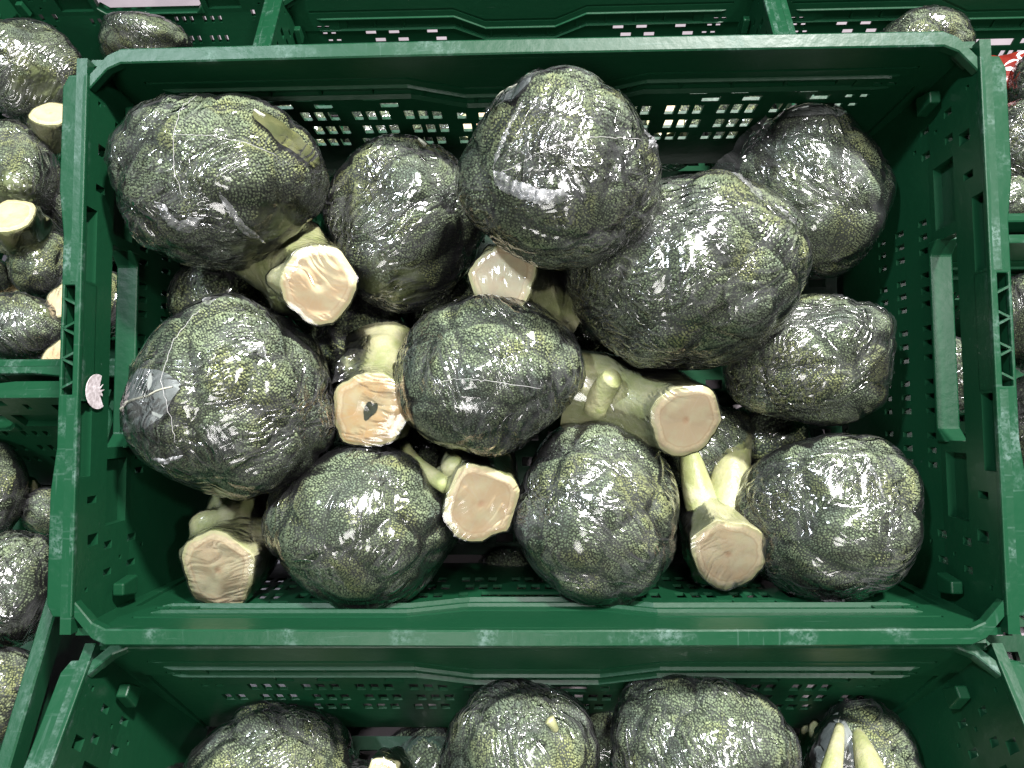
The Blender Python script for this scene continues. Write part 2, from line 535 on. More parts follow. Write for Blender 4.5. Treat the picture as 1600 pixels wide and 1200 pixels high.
def build_crate():
    root = empty('produce_crate', (0, 0, 0))
    Z = lambda t: H - t
    # ---- long walls
    holes, rec = [], []
    for r, (t0, t1, sh) in enumerate(((0.079, 0.090, 0.0), (0.102, 0.113, 0.003), (0.124, 0.134, -0.002))):
        for g in range(-6, 7):
            if abs(g) in (6,) and r != 1:
                continue
            for k in (-1, 0, 1):
                x = g * 0.0405 + k * 0.0135 * 0.8 + sh
                if abs(x) > 0.25:
                    continue
                holes.append((x - 0.0035, x + 0.0035, Z(t1 + 0.0005), Z(t0 - 0.0015)))
    for r, (t0, t1, sh) in enumerate(((0.0550, 0.0605, 0.0), (0.0655, 0.0715, 0.011))):
        for g in range(-6, 7):
            x = g * 0.0405 + sh * (1 if g >= 0 else 1) + (0.006 if g % 2 else -0.004)
            if abs(x) < 0.10 or abs(x) > 0.225:
                continue
            holes.append((x - 0.0068, x + 0.0068, Z(t1), Z(t0)))
    for s in (-1, 1):
        for i, (x, t) in enumerate(((0.252, 0.046), (0.262, 0.046), (0.246, 0.056), (0.257, 0.056), (0.241, 0.066), (0.252, 0.066), (0.238, 0.079), (0.249, 0.079))):
            holes.append((min(s * (x - .003), s * (x + .003)), max(s * (x - .003), s * (x + .003)), Z(t + 0.0035), Z(t)))
    # square hand hole with a chamfered mouth at the middle
    holes.append((-0.038, 0.038, Z(0.094), Z(0.076)))
    pk = [(-0.225 + i * 0.0375, -0.225 + i * 0.0375 + 0.0352) for i in range(12)]
    for a, b in pk:
        rec.append((a, b, Z(0.050), Z(0.040), 0.0038))
    rec.append((-0.282, 0.282, Z(0.40), Z(0.0525), 0.0022))
    rec.append((-0.235, 0.235, Z(0.0525), Z(0.037), 0.0012))
    rec.append((-0.27, 0.27, Z(0.0285), Z(0.0255), 0.0012))
    LWX = CW / 2 - 0.012
    us = [-LWX, LWX, -0.282, 0.282, -0.085, -0.045, 0.045, 0.085, -0.235, 0.235, -0.27, 0.27]
    vs = [0.006, Z(0.005), Z(0.0525), Z(0.037), Z(0.0285), Z(0.0255)]
    for a, b, c, e in holes:
        us += [a, b]
        vs += [c, e]
    for a, b, c, e, w in rec:
        us += [a, b]
        vs += [c, e] if c > 0 else [e]
    keep = [h for h in holes if not (abs((h[0] + h[1]) / 2) < 0.042 and h[3] > Z(0.095) and h[1] - h[0] < 0.05)]

    def dz(u, v):
        t = H - v
        b = 0 if t < 0.004 else (t - 0.004) / 0.022 if t < 0.026 else 1 if t < 0.054 else max(0, 1 - (t - 0.054) / 0.04)
        return -0.017 * trap(u) * b
    for s in (1, -1):
        def P(u, v, w, s=s):
            y = CD / 2 - 0.0095 - 0.010 * (1 - v / H) + w
            return (u, s * y, v + dz(u, v))
        bm = grid_panel(us, vs, rects_cell(keep, rec), P, 0.0045)
        bm_obj('long_wall', bm, MP, root)
    for s in (1, -1):
        for (t, hh, pro) in ((0.0365, 0.0032, 0.0022), (0.0520, 0.0026, 0.0018)):
            bm = bmesh.new()
            rings = []
            for u in [-0.262, -0.255, -0.085, -0.045, 0.045, 0.085, 0.255, 0.262]:
                v0 = Z(t) + dz(u, Z(t))
                pr2 = pro if abs(u) < 0.26 else 0.0004
                yb = CD / 2 - 0.0095 - 0.010 * (t / H)
                q = [(yb + 0.002, v0 - hh / 2), (yb - pr2, v0 - hh / 2 + 0.0006), (yb - pr2, v0 + hh / 2 - 0.0012), (yb + 0.002, v0 + hh / 2)]
                rings.append([bm.verts.new((u, s * a, b)) for a, b in q])
            for a, b in zip(rings, rings[1:]):
                for k in range(4):
                    bm.faces.new((a[k], a[(k + 1) % 4], b[(k + 1) % 4], b[k]))
            bm.faces.new(rings[0])
            bm.faces.new(rings[-1])
            bmesh.ops.recalc_face_normals(bm, faces=bm.faces)
            bm_obj('ledge', bm, MP, root)
    # ---- top lips of the long walls: an angle profile with mitred, stepped-back ends
    for s in (1, -1):
        bm = bmesh.new()
        prof = [(-0.0105, -0.0065), (-0.0105, -0.0008), (-0.0095, 0.0), (-0.0012, 0.0), (0.0, -0.0012), (0.0, -0.016), (-0.0022, -0.016), (-0.0022, -0.0065)]
        stations = [(-0.2925, -0.017), (-0.281, -0.004), (-0.272, 0.0), (-0.13, 0.0006), (0, 0.001), (0.13, 0.0006), (0.272, 0.0), (0.281, -0.004), (0.2925, -0.017)]
        rings = []
        for x, dy in stations:
            ring = []
            for py, pz in prof:
                ring.append(bm.verts.new((x, s * (CD / 2 + dy + py), H + pz)))
            rings.append(ring)
        for a, b in zip(rings, rings[1:]):
            for k in range(len(prof)):
                k2 = (k + 1) % len(prof)
                bm.faces.new((a[k], a[k2], b[k2], b[k]))
        bm.faces.new(rings[0])
        bm.faces.new(rings[-1])
        bmesh.ops.recalc_face_normals(bm, faces=bm.faces)
        bm_obj('rim', bm, MP, root)
        # ribs under the lip on the outside
        bm = bmesh.new()
        for i in range(16):
            x = -0.262 + i * 0.0349
            g = bmesh.ops.create_cube(bm, size=1)
            for v in g['verts']:
                v.co = Vector((x + v.co.x * 0.0022, s * (CD / 2 - 0.0042 + v.co.y * 0.0036), H - 0.0125 + v.co.z * 0.011))
        o = bm_obj('rib', bm, MP, root)
        o['kind'] = 'stuff'
    # ---- end walls
    holes, rec = [], []
    holes.append((-0.072, 0.072, Z(0.062), Z(0.032)))
    holes.append((-0.038, 0.038, Z(0.0145), H + 0.002))
    for s in (-1, 1):
        q = lambda y0, y1: (min(s * y0, s * y1), max(s * y0, s * y1))
        holes.append(q(0.1035, 0.1085) + (Z(0.021), Z(0.011)))
        holes.append(q(0.129, 0.137) + (Z(0.024), Z(0.0125)))
        holes.append(q(0.137, 0.1425) + (Z(0.040), Z(0.031)))
        holes.append(q(0.156, 0.161) + (Z(0.040), Z(0.031)))
        holes.append(q(0.137, 0.1425) + (Z(0.069), Z(0.059)))
        holes.append(q(0.156, 0.161) + (Z(0.069), Z(0.059)))
        rec.append(q(0.080, 0.126) + (Z(0.056), Z(0.032), 0.006))
        rec.append(q(0.040, 0.090) + (Z(0.0135), Z(0.0015), 0.0065))
        rec.append(q(0.163, 0.166) + (Z(0.014), Z(0.011), 0.003))
        rec.append(q(0.150, 0.153) + (Z(0.052), Z(0.049), 0.003))
        rec.append(q(0.146, 0.149) + (Z(0.078), Z(0.075), 0.003))
    for t0, t1 in ((0.0665, 0.076), (0.094, 0.105), (0.118, 0.128)):
        for g in range(-2, 3):
            for k in (-1, 0, 1):
                y = g * 0.040 + k * 0.0108
                holes.append((y - 0.0023, y + 0.0023, Z(t1), Z(t0)))
    ye = CD / 2 - 0.0078
    us = [-ye, ye]
    vs = [0.006, H + 0.001]
    for a, b, c, e in holes:
        us += [a, b]
        vs += [c, e]
    for a, b, c, e, w in rec:
        us += [a, b]
        vs += [c, e]
    for s in (1, -1):
        def P(u, v, w, s=s):
            k = 1 - v / H
            x = CW / 2 - 0.0135 - 0.011 * max(0, k - 0.33) / 0.67 + w
            uu = u * (1 - 0.0095 / ye * k)
            return (s * x, uu, v)
        bm_obj('end_wall', grid_panel(us, vs, rects_cell(holes, rec), P, 0.0072), MP, root)
        # hand-rest sill of the grip, with splayed ends
        bm = bmesh.new()
        ring = []
        pts = [(-0.0720, Z(0.0617)), (0.0720, Z(0.0617)), (0.0720, Z(0.050)), (0.062, Z(0.0590)), (-0.062, Z(0.0590)), (-0.0720, Z(0.050))]
        xa, xb = CW / 2 - 0.0165, CW / 2 - 0.0005
        A = [bm.verts.new((s * xa, y, z)) for y, z in pts]
        B = [bm.verts.new((s * xb, y, z)) for y, z in pts]
        bm.faces.new(A)
        bm.faces.new(B)
        for k in range(6):
            bm.faces.new((A[k], A[(k + 1) % 6], B[(k + 1) % 6], B[k]))
        bmesh.ops.recalc_face_normals(bm, faces=bm.faces)
        bm_obj('grip_sill', bm, MP, root, 0.0012)
        # rim of the end wall: flat strip with a lattice pocket
        ys = CD / 2 - 0.0185
        x0, x1 = CW / 2 - 0.0138, CW / 2
        hole = [(-0.036, 0.036, x0 + 0.0045, x1 - 0.0022)]
        rec2 = []

        def P2(u, v, w, s=s):
            k = (v - x0) / (x1 - x0)
            wob = (0.0035 if abs(u) > 0.10 else 0.0 if abs(u) < 0.07 else 0.0035 * (abs(u) - 0.07) / 0.03)
            end = 0.004 * max(0, (abs(u) - (ys - 0.008)) / 0.008)
            return (s * (v + k * (wob - end)), u, H + 0.0022 - w - 0.0012 * k)
        ug = [-ys, ys, -0.036, 0.036, -0.10, -0.07, 0.07, 0.10, -ys + 0.008, ys - 0.008]
        vg = [x0, x1, x0 + 0.0045, x1 - 0.0022]
        bm = grid_panel(ug, vg, rects_cell(hole, rec2), P2, 0.004)
        bm_obj('end_rim', bm, MP, root, 0.0008)
        # skins and struts of the pocket
        bm = bmesh.new()
        for (qa, qb) in ((CW / 2 - 0.0135, CW / 2 - 0.0105), (CW / 2 - 0.0022, CW / 2 - 0.0006)):
            g = bmesh.ops.create_cube(bm, size=1)
            for v in g['verts']:
                v.co = Vector((s * ((qa + qb) / 2 + v.co.x * (qb - qa)), v.co.y * 0.0765, H - 0.0082 + v.co.z * 0.0135))
        bm_obj('pocket_skin', bm, MP, root)
        bm = bmesh.new()
        zz = [-0.036, -0.0285, -0.0215, -0.0075, -0.0005, 0.0135, 0.0205, 0.0300, 0.036]
        xa, xb = x0 + 0.0042, x1 - 0.0018
        pr = [(-0.0275, -0.0315), (-0.0165, -0.0125), (-0.0085, -0.0125), (0.0035, 0.0075), (0.0115, 0.0075), (0.0235, 0.0275)]
        for ya, yb in pr:
            a = Vector((xa, ya, 0))
            b = Vector((xb, yb, 0))
            n = (b - a).cross(Vector((0, 0, 1))).normalized() * 0.0007
            q = [a + n, b + n, b - n, a - n]
            T = [bm.verts.new((s * p.x, p.y, H + 0.0012)) for p in q]
            Bt = [bm.verts.new((s * p.x, p.y, H - 0.014)) for p in q]
            bm.faces.new(T)
            bm.faces.new(Bt)
            for k in range(4):
                bm.faces.new((T[k], T[(k + 1) % 4], Bt[(k + 1) % 4], Bt[k]))
        bmesh.ops.recalc_face_normals(bm, faces=bm.faces)
        o = bm_obj('lattice_strut', bm, MP, root)
        # hinge latch in the corners
        for sy in (1, -1):
            bm = bmesh.new()
            g = bmesh.ops.create_cube(bm, size=1)
            for v in g['verts']:
                k = 0.6 if v.co.z > 0 else 1.0
                v.co = Vector((s * (CW / 2 - 0.0205 + v.co.x * 0.008), sy * (CD / 2 - 0.027 + v.co.y * 0.014 * k), H - 0.046 + v.co.z * 0.018))
            bm_obj('corner_latch', bm, MP, root, 0.0012)
    # ---- slotted bottom
    hs = []
    for i in range(-11, 12):
        for j in range(-7, 8):
            x, y = i * 0.0235, j * 0.0225
            hs.append((x - 0.0075, x + 0.0075, y - 0.004, y + 0.004))
    us, vs = [-0.276, 0.276], [-0.172, 0.172]
    for a, b, c, e in hs:
        us += [a, b]
        vs += [c, e]
    bm_obj('bottom', grid_panel(us, vs, rects_cell(hs, []), lambda u, v, w: (u, v, 0.008 - w), 0.005), MP, root)
    return root


def copy_thing(root):
    r = root.copy()
    COL.objects.link(r)
    for ch in root.children:
        c = ch.copy()
        COL.objects.link(c)
        c.parent = r
        for g in ch.children:
            d = g.copy()
            COL.objects.link(d)
            d.parent = c
    return r


CG = 'green produce crates on the display'
crate = build_crate()


def place_crate(o, mat_deck, label):
    o.matrix_world = T_W @ mat_deck
    o['label'] = label
    o['category'] = 'crate'
    o['group'] = CG


# main crate: rim centre in the deck frame
ctr = (at_z(829, 66, 0) + at_z(829, 1004, 0)) / 2
wspan = (at_z(1563, 560, 0) - at_z(93, 560, 0)).length
dspan = (at_z(829, 66, 0) - at_z(829, 1004, 0)).length
print('rim span', wspan, dspan, 'centre', ctr[:])
place_crate(crate, Matrix.Translation((ctr.x - 0.001, ctr.y, -H)), 'green plastic crate in the middle, tipped forward and full of wrapped broccoli')
LEV = Matrix.Rotation(-TILT, 4, 'X')


def level_crate(p_rim, dx, ds, turn, label, extra=0.0):
    """p_rim: a rim-plane point (deck frame); offsets dx along x, ds towards the back, metres"""
    o = copy_thing(crate)
    E = Matrix.Rotation(-extra, 4, 'X')
    p = p_rim + Vector((dx, 0, 0)) + E @ (LEV_BACK * ds - LEV_UP * H)
    place_crate(o, Matrix.Translation(p) @ E @ LEV @ Matrix.Rotation(turn, 4, 'Z'), label)
    return o


pf = Vector((0, ctr.y - CD / 2 + 0.001, -0.026))
level_crate(Vector((ctr.x + .002, pf.y, pf.z)), 0, -CD / 2, 0, 'green crate along the bottom edge, in front of the tipped crate', rad(10))
pb = at_level(812, 62, 0)
level_crate(pb, 0, -0.085, 0, 'green crate behind the tipped crate, between two rear neighbours')
pa = at_level(412, 62, 0)
p585 = at_level(97, 583, 0)
p601 = at_level(97, 601, 0)
pdr = at_level(60, 1040, 0)
level_crate(Vector((pa.x - CD / 2 - .002, p585.y, p585.z)), 0, CW / 2, math.pi / 2, 'green crate at the upper left, packed with small broccoli heads')
level_crate(Vector((pdr.x - CD / 2, p601.y, p601.z)), 0, -CW / 2, math.pi / 2, 'green crate at the lower left with a pale scuffed side rim')
pc = at_level(1226, 60, 0)
p345 = at_level(1580, 345, 0)
p366 = at_level(1580, 366, 0)
level_crate(Vector((pc.x + CW / 2, p345.y, p345.z)), 0, CD / 2, 0, 'green crate at the upper right, broccoli and a red packet beyond it')
level_crate(Vector((pc.x + CW / 2 + .01, p366.y, p366.z)), 0, -CD / 2, 0, 'green crate at the right edge below the upper right one')

# ------------------------------------------------------------------ broccoli
R3 = ROT.to_3x3()
BG = 'film wrapped broccoli heads'


class Shape:
    def __init__(self, seed, rx, ry, rz, nf=17, A=0.11):
        self.r = np.random.default_rng(seed)
        self.s = np.array([rx, ry, rz])
        nf = nf * 2
        self.c1 = jit(fib(nf), 0.17, self.r)
        self.o1 = self.r.normal(0, 0.060, nf)
        self.c2 = jit(fib(nf * 5), 0.085, self.r)
        self.o1 -= self.o1.mean()
        self.wd = self.r.normal(0, 1, (4, 3))
        self.wp = self.r.uniform(0, 6.28, 4)
        self.A = A * 0.92
        self.sp1 = math.sqrt(4 * math.pi / nf)
        self.sp2 = math.sqrt(4 * math.pi / (nf * 5))

    def cell(self, d, c, sp):
        q = np.clip(d @ c.T, -1, 1)
        i1 = np.argmax(q, 1)
        a = np.arccos(q)
        a1 = a[np.arange(len(d)), i1]
        a[np.arange(len(d)), i1] = 9
        a2 = a.min(1)
        return i1, np.clip((a2 - a1) / sp, 0, 1), a

    def low(self, d):
        """smooth blended size of the florets"""
        q = np.exp(9 * (d @ self.c1.T - 1))
        return (q * self.o1).sum(1) / q.sum(1) + 0.020 * np.sin(d @ self.wd.T * 2.2 + self.wp).sum(1) - 0.012

    def crown(self, d):
        i1, k, a = self.cell(d, self.c1, self.sp1)
        dome = 1 - (1 - np.minimum(1, k * 1.7)) ** 2.2
        i2, k2, _ = self.cell(d, self.c2, self.sp2)
        dome2 = 1 - (1 - np.minimum(1, k2 * 1.5)) ** 2
        f = 1 + self.low(d) * 1.2 - self.A * (1 - dome) - 0.024 * (1 - dome2)
        return f, dome, dome2

    def film(self, d):
        i1, k, a = self.cell(d, self.c1, self.sp1)
        dome = 1 - (1 - np.minimum(1, k * 1.3)) ** 2
        return 1 + self.low(d) * 1.2 - 0.48 * self.A * (1 - dome)


def bud_template():
    v = [(0, 0, 0.62)]
    for k in range(6):
        a = k * math.pi / 3
        v.append((0.52 * math.cos(a), 0.52 * math.sin(a), -0.20))
    f = [(0, 1 + k, 1 + (k + 1) % 6) for k in range(6)]
    return np.array(v), np.array(f, dtype=np.int32)


BV, BF = bud_template()


def loft_stem(p0, p1, n_end, r0, r1, seed, nr=15, ns=44, lobes=None, grow=0.0):
    """stem from the crown (p0) to its cut (p1); returns verts, quads, end frame, outline and a scar mask"""
    r = np.random.default_rng(seed)
    p0, p1, n_end = Vector(p0), Vector(p1), Vector(n_end).normalized()
    L = (p1 - p0).length
    m = p1 - n_end * L * 0.45
    th = np.linspace(0, 2 * math.pi, ns, endpoint=False)
    ph = r.uniform(0, 6.28, 6)
    amp = r.uniform(0.6, 1.2, 6)
    out = 1.0 + 0.022 * np.cos(13 * th + ph[4]) * np.cos(4 * th + ph[5]) + 0.055 * amp[0] * np.cos(2 * th + ph[0]) + 0.050 * amp[1] * np.cos(3 * th + ph[1]) + 0.030 * amp[2] * np.cos(5 * th + ph[2]) + 0.014 * amp[3] * np.cos(9 * th + ph[3])
    # a few flat facets where leaves were trimmed
    for k in range(4):
        a0 = r.uniform(0, 6.28)
        cut = r.uniform(0.88, 0.98)
        c = np.cos(th - a0)
        lim = np.where(c > 0.3, cut / np.maximum(c, 0.3), 9)
        out = np.minimum(out, lim)
    knobs = [(r.uniform(0.15, 0.8), r.uniform(0, 6.28), r.uniform(0.12, 0.34)) for _ in range(7)]
    vs, scar = [], []
    ref = None
    for i in range(nr):
        t = i / (nr - 1)
        tt = 1 - (1 - t) ** 1.25
        p = p0 * (1 - tt) ** 2 + m * 2 * tt * (1 - tt) + p1 * tt ** 2
        tan = ((m - p0) * (1 - tt) + (p1 - m) * tt).normalized()
        if ref is None:
            ref = tan.orthogonal().normalized()
        ref = (ref - tan * ref.dot(tan)).normalized()
        b = tan.cross(ref)
        rr = r0 * (1 - t) ** 1.6 + r1 * (1 - (1 - t) ** 1.6)
        prof = out * (0.55 + 0.45 * t) + (1 - 0.55 - 0.45 * t)
        sc = np.zeros(ns)
        for kt, ka, kh in knobs:
            dd = (np.angle(np.exp(1j * (th - ka)))) ** 2 / 0.10 + (t - kt) ** 2 / 0.012
            g = np.exp(-dd)
            prof = prof + kh * g
            sc = np.maximum(sc, np.exp(-dd * 4))
        if t > 0.97:
            prof = prof * 0.985
        for k in range(ns):
            vs.append(p + (ref * math.cos(th[k]) + b * math.sin(th[k])) * (rr * prof[k] + grow))
            scar.append(sc[k])
    f = []
    for i in range(nr - 1):
        for k in range(ns):
            k2 = (k + 1) % ns
            f.append((i * ns + k, i * ns + k2, (i + 1) * ns + k2, (i + 1) * ns + k))
    end = np.array([v[:] for v in vs[-ns:]])
    return np.array([v[:] for v in vs]), np.array(f, dtype=np.int32), end, np.array(scar), tan


def cut_disc(end, nrm, seed, lift=0.0):
    r = np.random.default_rng(seed + 5)
    c = end.mean(0)
    ns = len(end)
    nr = 11
    vs, cp = [], []
    nrm = np.array(nrm[:])
    ph = r.uniform(0, 6.28, 4)
    for i in range(nr):
        q = 1 - i / (nr - 1)
        for k in range(ns):
            a = 2 * math.pi * k / ns
            h = 0.0009 * (1 - q ** 8) - 0.0003 * math.exp(-(q / 0.10) ** 2) + 0.0007 * noise.noise(Vector((c + (end[k] - c) * q) * 70.0))
            if 0.75 < q < 0.9:
                h += 0.0004
            vs.append(c + (end[k] - c) * q + nrm * (h + lift))
            cp.append((math.cos(a) * q, math.sin(a) * q, 0))
    f = []
    for i in range(nr - 1):
        for k in range(ns):
            k2 = (k + 1) % ns
            f.append((i * ns + k, i * ns + k2, (i + 1) * ns + k2, (i + 1) * ns + k))
    return np.array(vs), np.array(f, dtype=np.int32), np.array(cp, dtype=np.float32)


count = [0]


def broccoli(px, py, rx, ry, d, label, seed, stem=None, k_z=0.82, bud=0.0020, flaps=(), threads=(), crumples=(), sheets=(), tone=0.3, axis=None,
             leaf=None, hollow=False, stalks=(), nf=17, A=0.11, detail=1.0, cover=-0.90, name='broccoli', stalk_mat=None):
    """px,py,rx,ry: where and how large the head shows; d: its distance from the camera along the lens axis.
    stem = (px, py, d, r_px, cut normal in the deck frame)"""
    c = at_depth(px, py, d)
    sx, sy = rx * d / F_PX, ry * d / F_PX
    sz = k_z * (sx + sy) / 2
    base = c - Vector((0, 0, sz))
    root = empty(name, T_W @ base, ROT, label, 'broccoli', BG)
    off = np.array((c - base)[:])
    S = Shape(seed, sx - bud * 0.95 - 0.0006, sy - bud * 0.95 - 0.0006, sz, nf, A)
    if stem:
        sp = at_depth(stem[0], stem[1], stem[2])
        ax = (c - sp).normalized()
    else:
        ax = Vector(axis or (0.1, 0.25, 0.9)).normalized()
        sp = c - ax * (sz * 1.35)
    axn = np.array(ax[:])
    if axis:
        axn = np.array(Vector(axis).normalized()[:])
    # solid curd under the buds
    v, f = ICO4
    fac, d1, d2 = S.crown(v)
    und = np.clip((-(v @ axn) - 0.60) / 0.4, 0, 1)
    co = v * S.s * (fac * 0.985 - 0.05 * und)[:, None] + off
    me = np_mesh('head', co, [f])
    at = me.attributes.new('under', 'FLOAT', 'POINT')
    at.data.foreach_set('value', und.astype(np.float32))
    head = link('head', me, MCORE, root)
    # buds
    r = S.r
    mean = (sx + sy + sz) / 3
    n = int(4 * math.pi * mean * mean / (bud * bud * 0.80))
    dirs = jit(fib(n), 0.31 * math.sqrt(4 * math.pi / n) / 1.7, r)
    cs = dirs @ axn
    wob = np.array([noise.noise(Vector(q) * 2.3 + Vector((seed, 0, 0))) for q in dirs[::1]]) if False else 0
    sel = cs > cover + 0.08 * np.sin(dirs[:, 0] * 9 + seed) * np.cos(dirs[:, 1] * 7)
    sel &= dirs[:, 2] > -0.62
    dirs = dirs[sel]
    fac, d1, d2 = S.crown(dirs)
    pos = dirs * S.s * fac[:, None]
    nr = dirs / S.s
    nr /= np.linalg.norm(nr, axis=1)[:, None]
    nr = nr + r.normal(0, 0.16, nr.shape)
    nr /= np.linalg.norm(nr, axis=1)[:, None]
    t1 = np.cross(nr, r.normal(0, 1, nr.shape))
    t1 /= np.linalg.norm(t1, axis=1)[:, None]
    t2 = np.cross(nr, t1)
    sc = bud * r.uniform(0.60, 0.94, len(dirs)) * (0.80 + 0.20 * d1)
    hgt = r.normal(0, 0.10, len(dirs)) * bud
    bv = (BV[None, :, 0, None] * t1[:, None, :] + BV[None, :, 1, None] * t2[:, None, :] + BV[None, :, 2, None] * nr[:, None, :]) * sc[:, None, None]
    bv = bv + (pos + nr * hgt[:, None] + off)[:, None, :]
    bf = BF[None] + (np.arange(len(dirs)) * len(BV))[:, None, None]
    me = np_mesh('buds', bv.reshape(-1, 3), [bf.reshape(-1, 3)])
    colr = np.zeros((len(dirs), len(BV), 4), np.float32)
    colr[:, :, 0] = r.uniform(0, 1, len(dirs))[:, None]
    colr[:, :, 1] = d1[:, None]
    colr[:, :, 3] = 1
    at = me.attributes.new('bud', 'FLOAT_COLOR', 'POINT')
    at.data.foreach_set('color', colr.ravel())
    o = link('bud', me, MBUD, head)
    o['kind'] = 'stuff'
    # stem
    film_v, film_f = [], []
    fo = 0
    if stem:
        rr = stem[3] * stem[2] / F_PX
        nrm = Vector(stem[4]).normalized()
    else:
        rr = 0.021
        nrm = -ax
    p0 = -ax * (0.45 * (abs(ax.x) * sx + abs(ax.y) * sy + abs(ax.z) * sz)) + Vector(off)
    p1 = (sp - base)
    if stem:
        if len(stem) > 5:
            p0 = at_depth(*stem[5]) - base
        else:
            p0 = p0 * 0.3 + (p1 - nrm * 0.06) * 0.7
    sv, sf, end, scar, tan = loft_stem(p0, p1, nrm, rr * 1.18, rr, seed)
    me = np_mesh('stem', sv, [sf])
    at = me.attributes.new('scar', 'FLOAT', 'POINT')
    at.data.foreach_set('value', scar.astype(np.float32))
    so = link('stem', me, MSTEM, root)
    cv, cf, cp = cut_disc(end, nrm, seed)
    me = np_mesh('cut_face', cv, [cf])
    at = me.attributes.new('cutpos', 'FLOAT_VECTOR', 'POINT')
    at.data.foreach_set('vector', cp.ravel())
    co_ = link('cut_face', me, MCUT, so)
    co_['tone'] = float(tone)
    if hollow:
        cc = end.mean(0) + np.array(nrm[:]) * 0.0013
        e1 = (end[0] - end.mean(0)) * 0.24
        e2 = (end[len(end) // 4] - end.mean(0)) * 0.17
        hv = [cc - np.array(nrm[:]) * 0.0006]
        for k in range(20):
            a = 2 * math.pi * k / 20
            q = 1 + 0.16 * math.sin(3 * a + 1) + 0.08 * math.sin(5 * a)
            hv.append(cc + (e1 * math.cos(a) + e2 * math.sin(a)) * q)
        link('hollow', np_mesh('hollow', np.array(hv), [np.array([(0, 1 + k, 1 + (k + 1) % 20) for k in range(20)])]), MROT, so)
    for (pts, r0, r1) in stalks:
        path = [at_depth(*p) - base for p in pts]
        # densify
        dense = []
        nn = 12
        if len(path) == 2:
            path = [path[0], (path[0] + path[1]) / 2, path[1]]
        for i in range(nn):
            t = i / (nn - 1)
            dense.append(path[0] * (1 - t) ** 2 + path[1] * 2 * t * (1 - t) + path[2] * t * t)
        rad_ = [r0 * (1 - i / (nn - 1)) + r1 * i / (nn - 1) for i in range(nn)]
        tv, tf = tube(dense, rad_, 12)
        tm = np_mesh('stalk', tv, list(tf))
        link('stalk', tm, stalk_mat or MSTEM, root)
    # film: over the crown and drawn over the stem
    v, f = ICO5 if detail >= 1 else ICO4
    fac = S.film(v)
    fr_ = v * S.s * fac[:, None]
    nn = v / S.s
    nn /= np.linalg.norm(nn, axis=1)[:, None]
    # slack folds in the film itself
    wr = np.zeros(len(v))
    for k in range(7):
        a = r.normal(0, 1, 3)
        a /= np.linalg.norm(a)
        b = np.cross(a, r.normal(0, 1, 3))
        b /= np.linalg.norm(b)
        fq = r.uniform(26, 60)
        loc = np.clip((v @ np.cross(a, b) - 0.35) * 2, 0, 1)
        wr += loc * np.sin(fq * (v @ a) + 3 * (v @ b) + r.uniform(0, 6)) * r.uniform(0.15, 0.5)
    film = fr_ + nn * (bud * 0.95 + 0.0006 + 0.0004 * wr)[:, None] + off
    fv2, ff2, end2, _, _ = loft_stem(p0, p1, nrm, rr * 1.18, rr, seed, grow=0.0009)
    cv2, cf2, _ = cut_disc(end2, nrm, seed, lift=0.0009)
    me = np_mesh('plastic_wrap', film, [f])
    wrap = link('plastic_wrap', me, MFILM, root)
    me = np_mesh('stem_wrap', np.concatenate([fv2, cv2]), [np.concatenate([ff2, cf2 + len(fv2)])])
    link('stem_wrap', me, MSFILM, wrap)
    # second layers of film with crumpled borders
    for (dv, ang) in flaps:
        dv = np.array(Vector(dv).normalized()[:])
        e1 = np.cross(dv, [0.3, 0.9, 0.2])
        e1 /= np.linalg.norm(e1)
        e2 = np.cross(dv, e1)
        az = np.arctan2(v @ e2, v @ e1)
        ph = r.uniform(0, 6.28, 3)
        lim = ang * (1 + 0.22 * np.cos(2 * az + ph[0]) + 0.16 * np.cos(3 * az + ph[1]) + 0.05 * np.cos(11 * az + ph[2]))
        aa = np.arccos(np.clip(v @ dv, -1, 1))
        inside = aa < lim
        fsel = f[inside[f].all(1)]
        if len(fsel) < 10:
            continue
        ids = np.unique(fsel)
        mp = -np.ones(len(v), dtype=np.int64)
        mp[ids] = np.arange(len(ids))
        edge = np.clip(1 - (lim[ids] - aa[ids]) / (0.22 * ang), 0, 1)
        cr = edge * (np.sin(az[ids] * 34 + ph[1]) * 0.35 + np.sin(az[ids] * 71) * 0.25 + 0.5) * 0.0016
        pv = film[ids] + nn[ids] * (0.0007 + cr)[:, None]
        me = np_mesh('film_flap', pv, [mp[fsel]])
        link('film_flap', me, MFLAP, wrap)
    # film edge threads: pixel polylines laid on the head
    for pts in threads:
        path = []
        for (a, b), (a2, b2) in zip(pts, pts[1:]):
            for q in range(10):
                t = q / 10
                X = a + (a2 - a) * t
                Y = b + (b2 - b) * t
                ux, uy = (X - px) / rx, -(Y - py) / ry
                m2 = min(0.97, ux * ux + uy * uy)
                uz = math.sqrt(1 - m2)
                dd = np.array([[ux, uy, uz]])
                dd /= np.linalg.norm(dd)
                pr = dd[0] * S.s * S.film(dd)[0] + dd[0] * (bud * 0.95 + 0.0017) + off
                pr = pr + r.normal(0, 0.00035, 3)
                path.append(pr)
        tv, tf = tube(path, 0.00014, 5)
        link('film_edge', np_mesh('film_edge', tv, list(tf)), MTHREAD, wrap)
    # crumpled film borders and loose sheets
    def on_head(X, Y, lift):
        ux, uy = (X - px) / rx, -(Y - py) / ry
        m2 = ux * ux + uy * uy
        if m2 > 0.97:
            k = math.sqrt(0.97 / m2)
            ux, uy, m2 = ux * k, uy * k, 0.97
        dd = np.array([[ux, uy, math.sqrt(1 - m2)]])
        return dd[0] * S.s * S.film(dd)[0] + dd[0] * (bud * 0.95 + 0.0006 + lift) + off
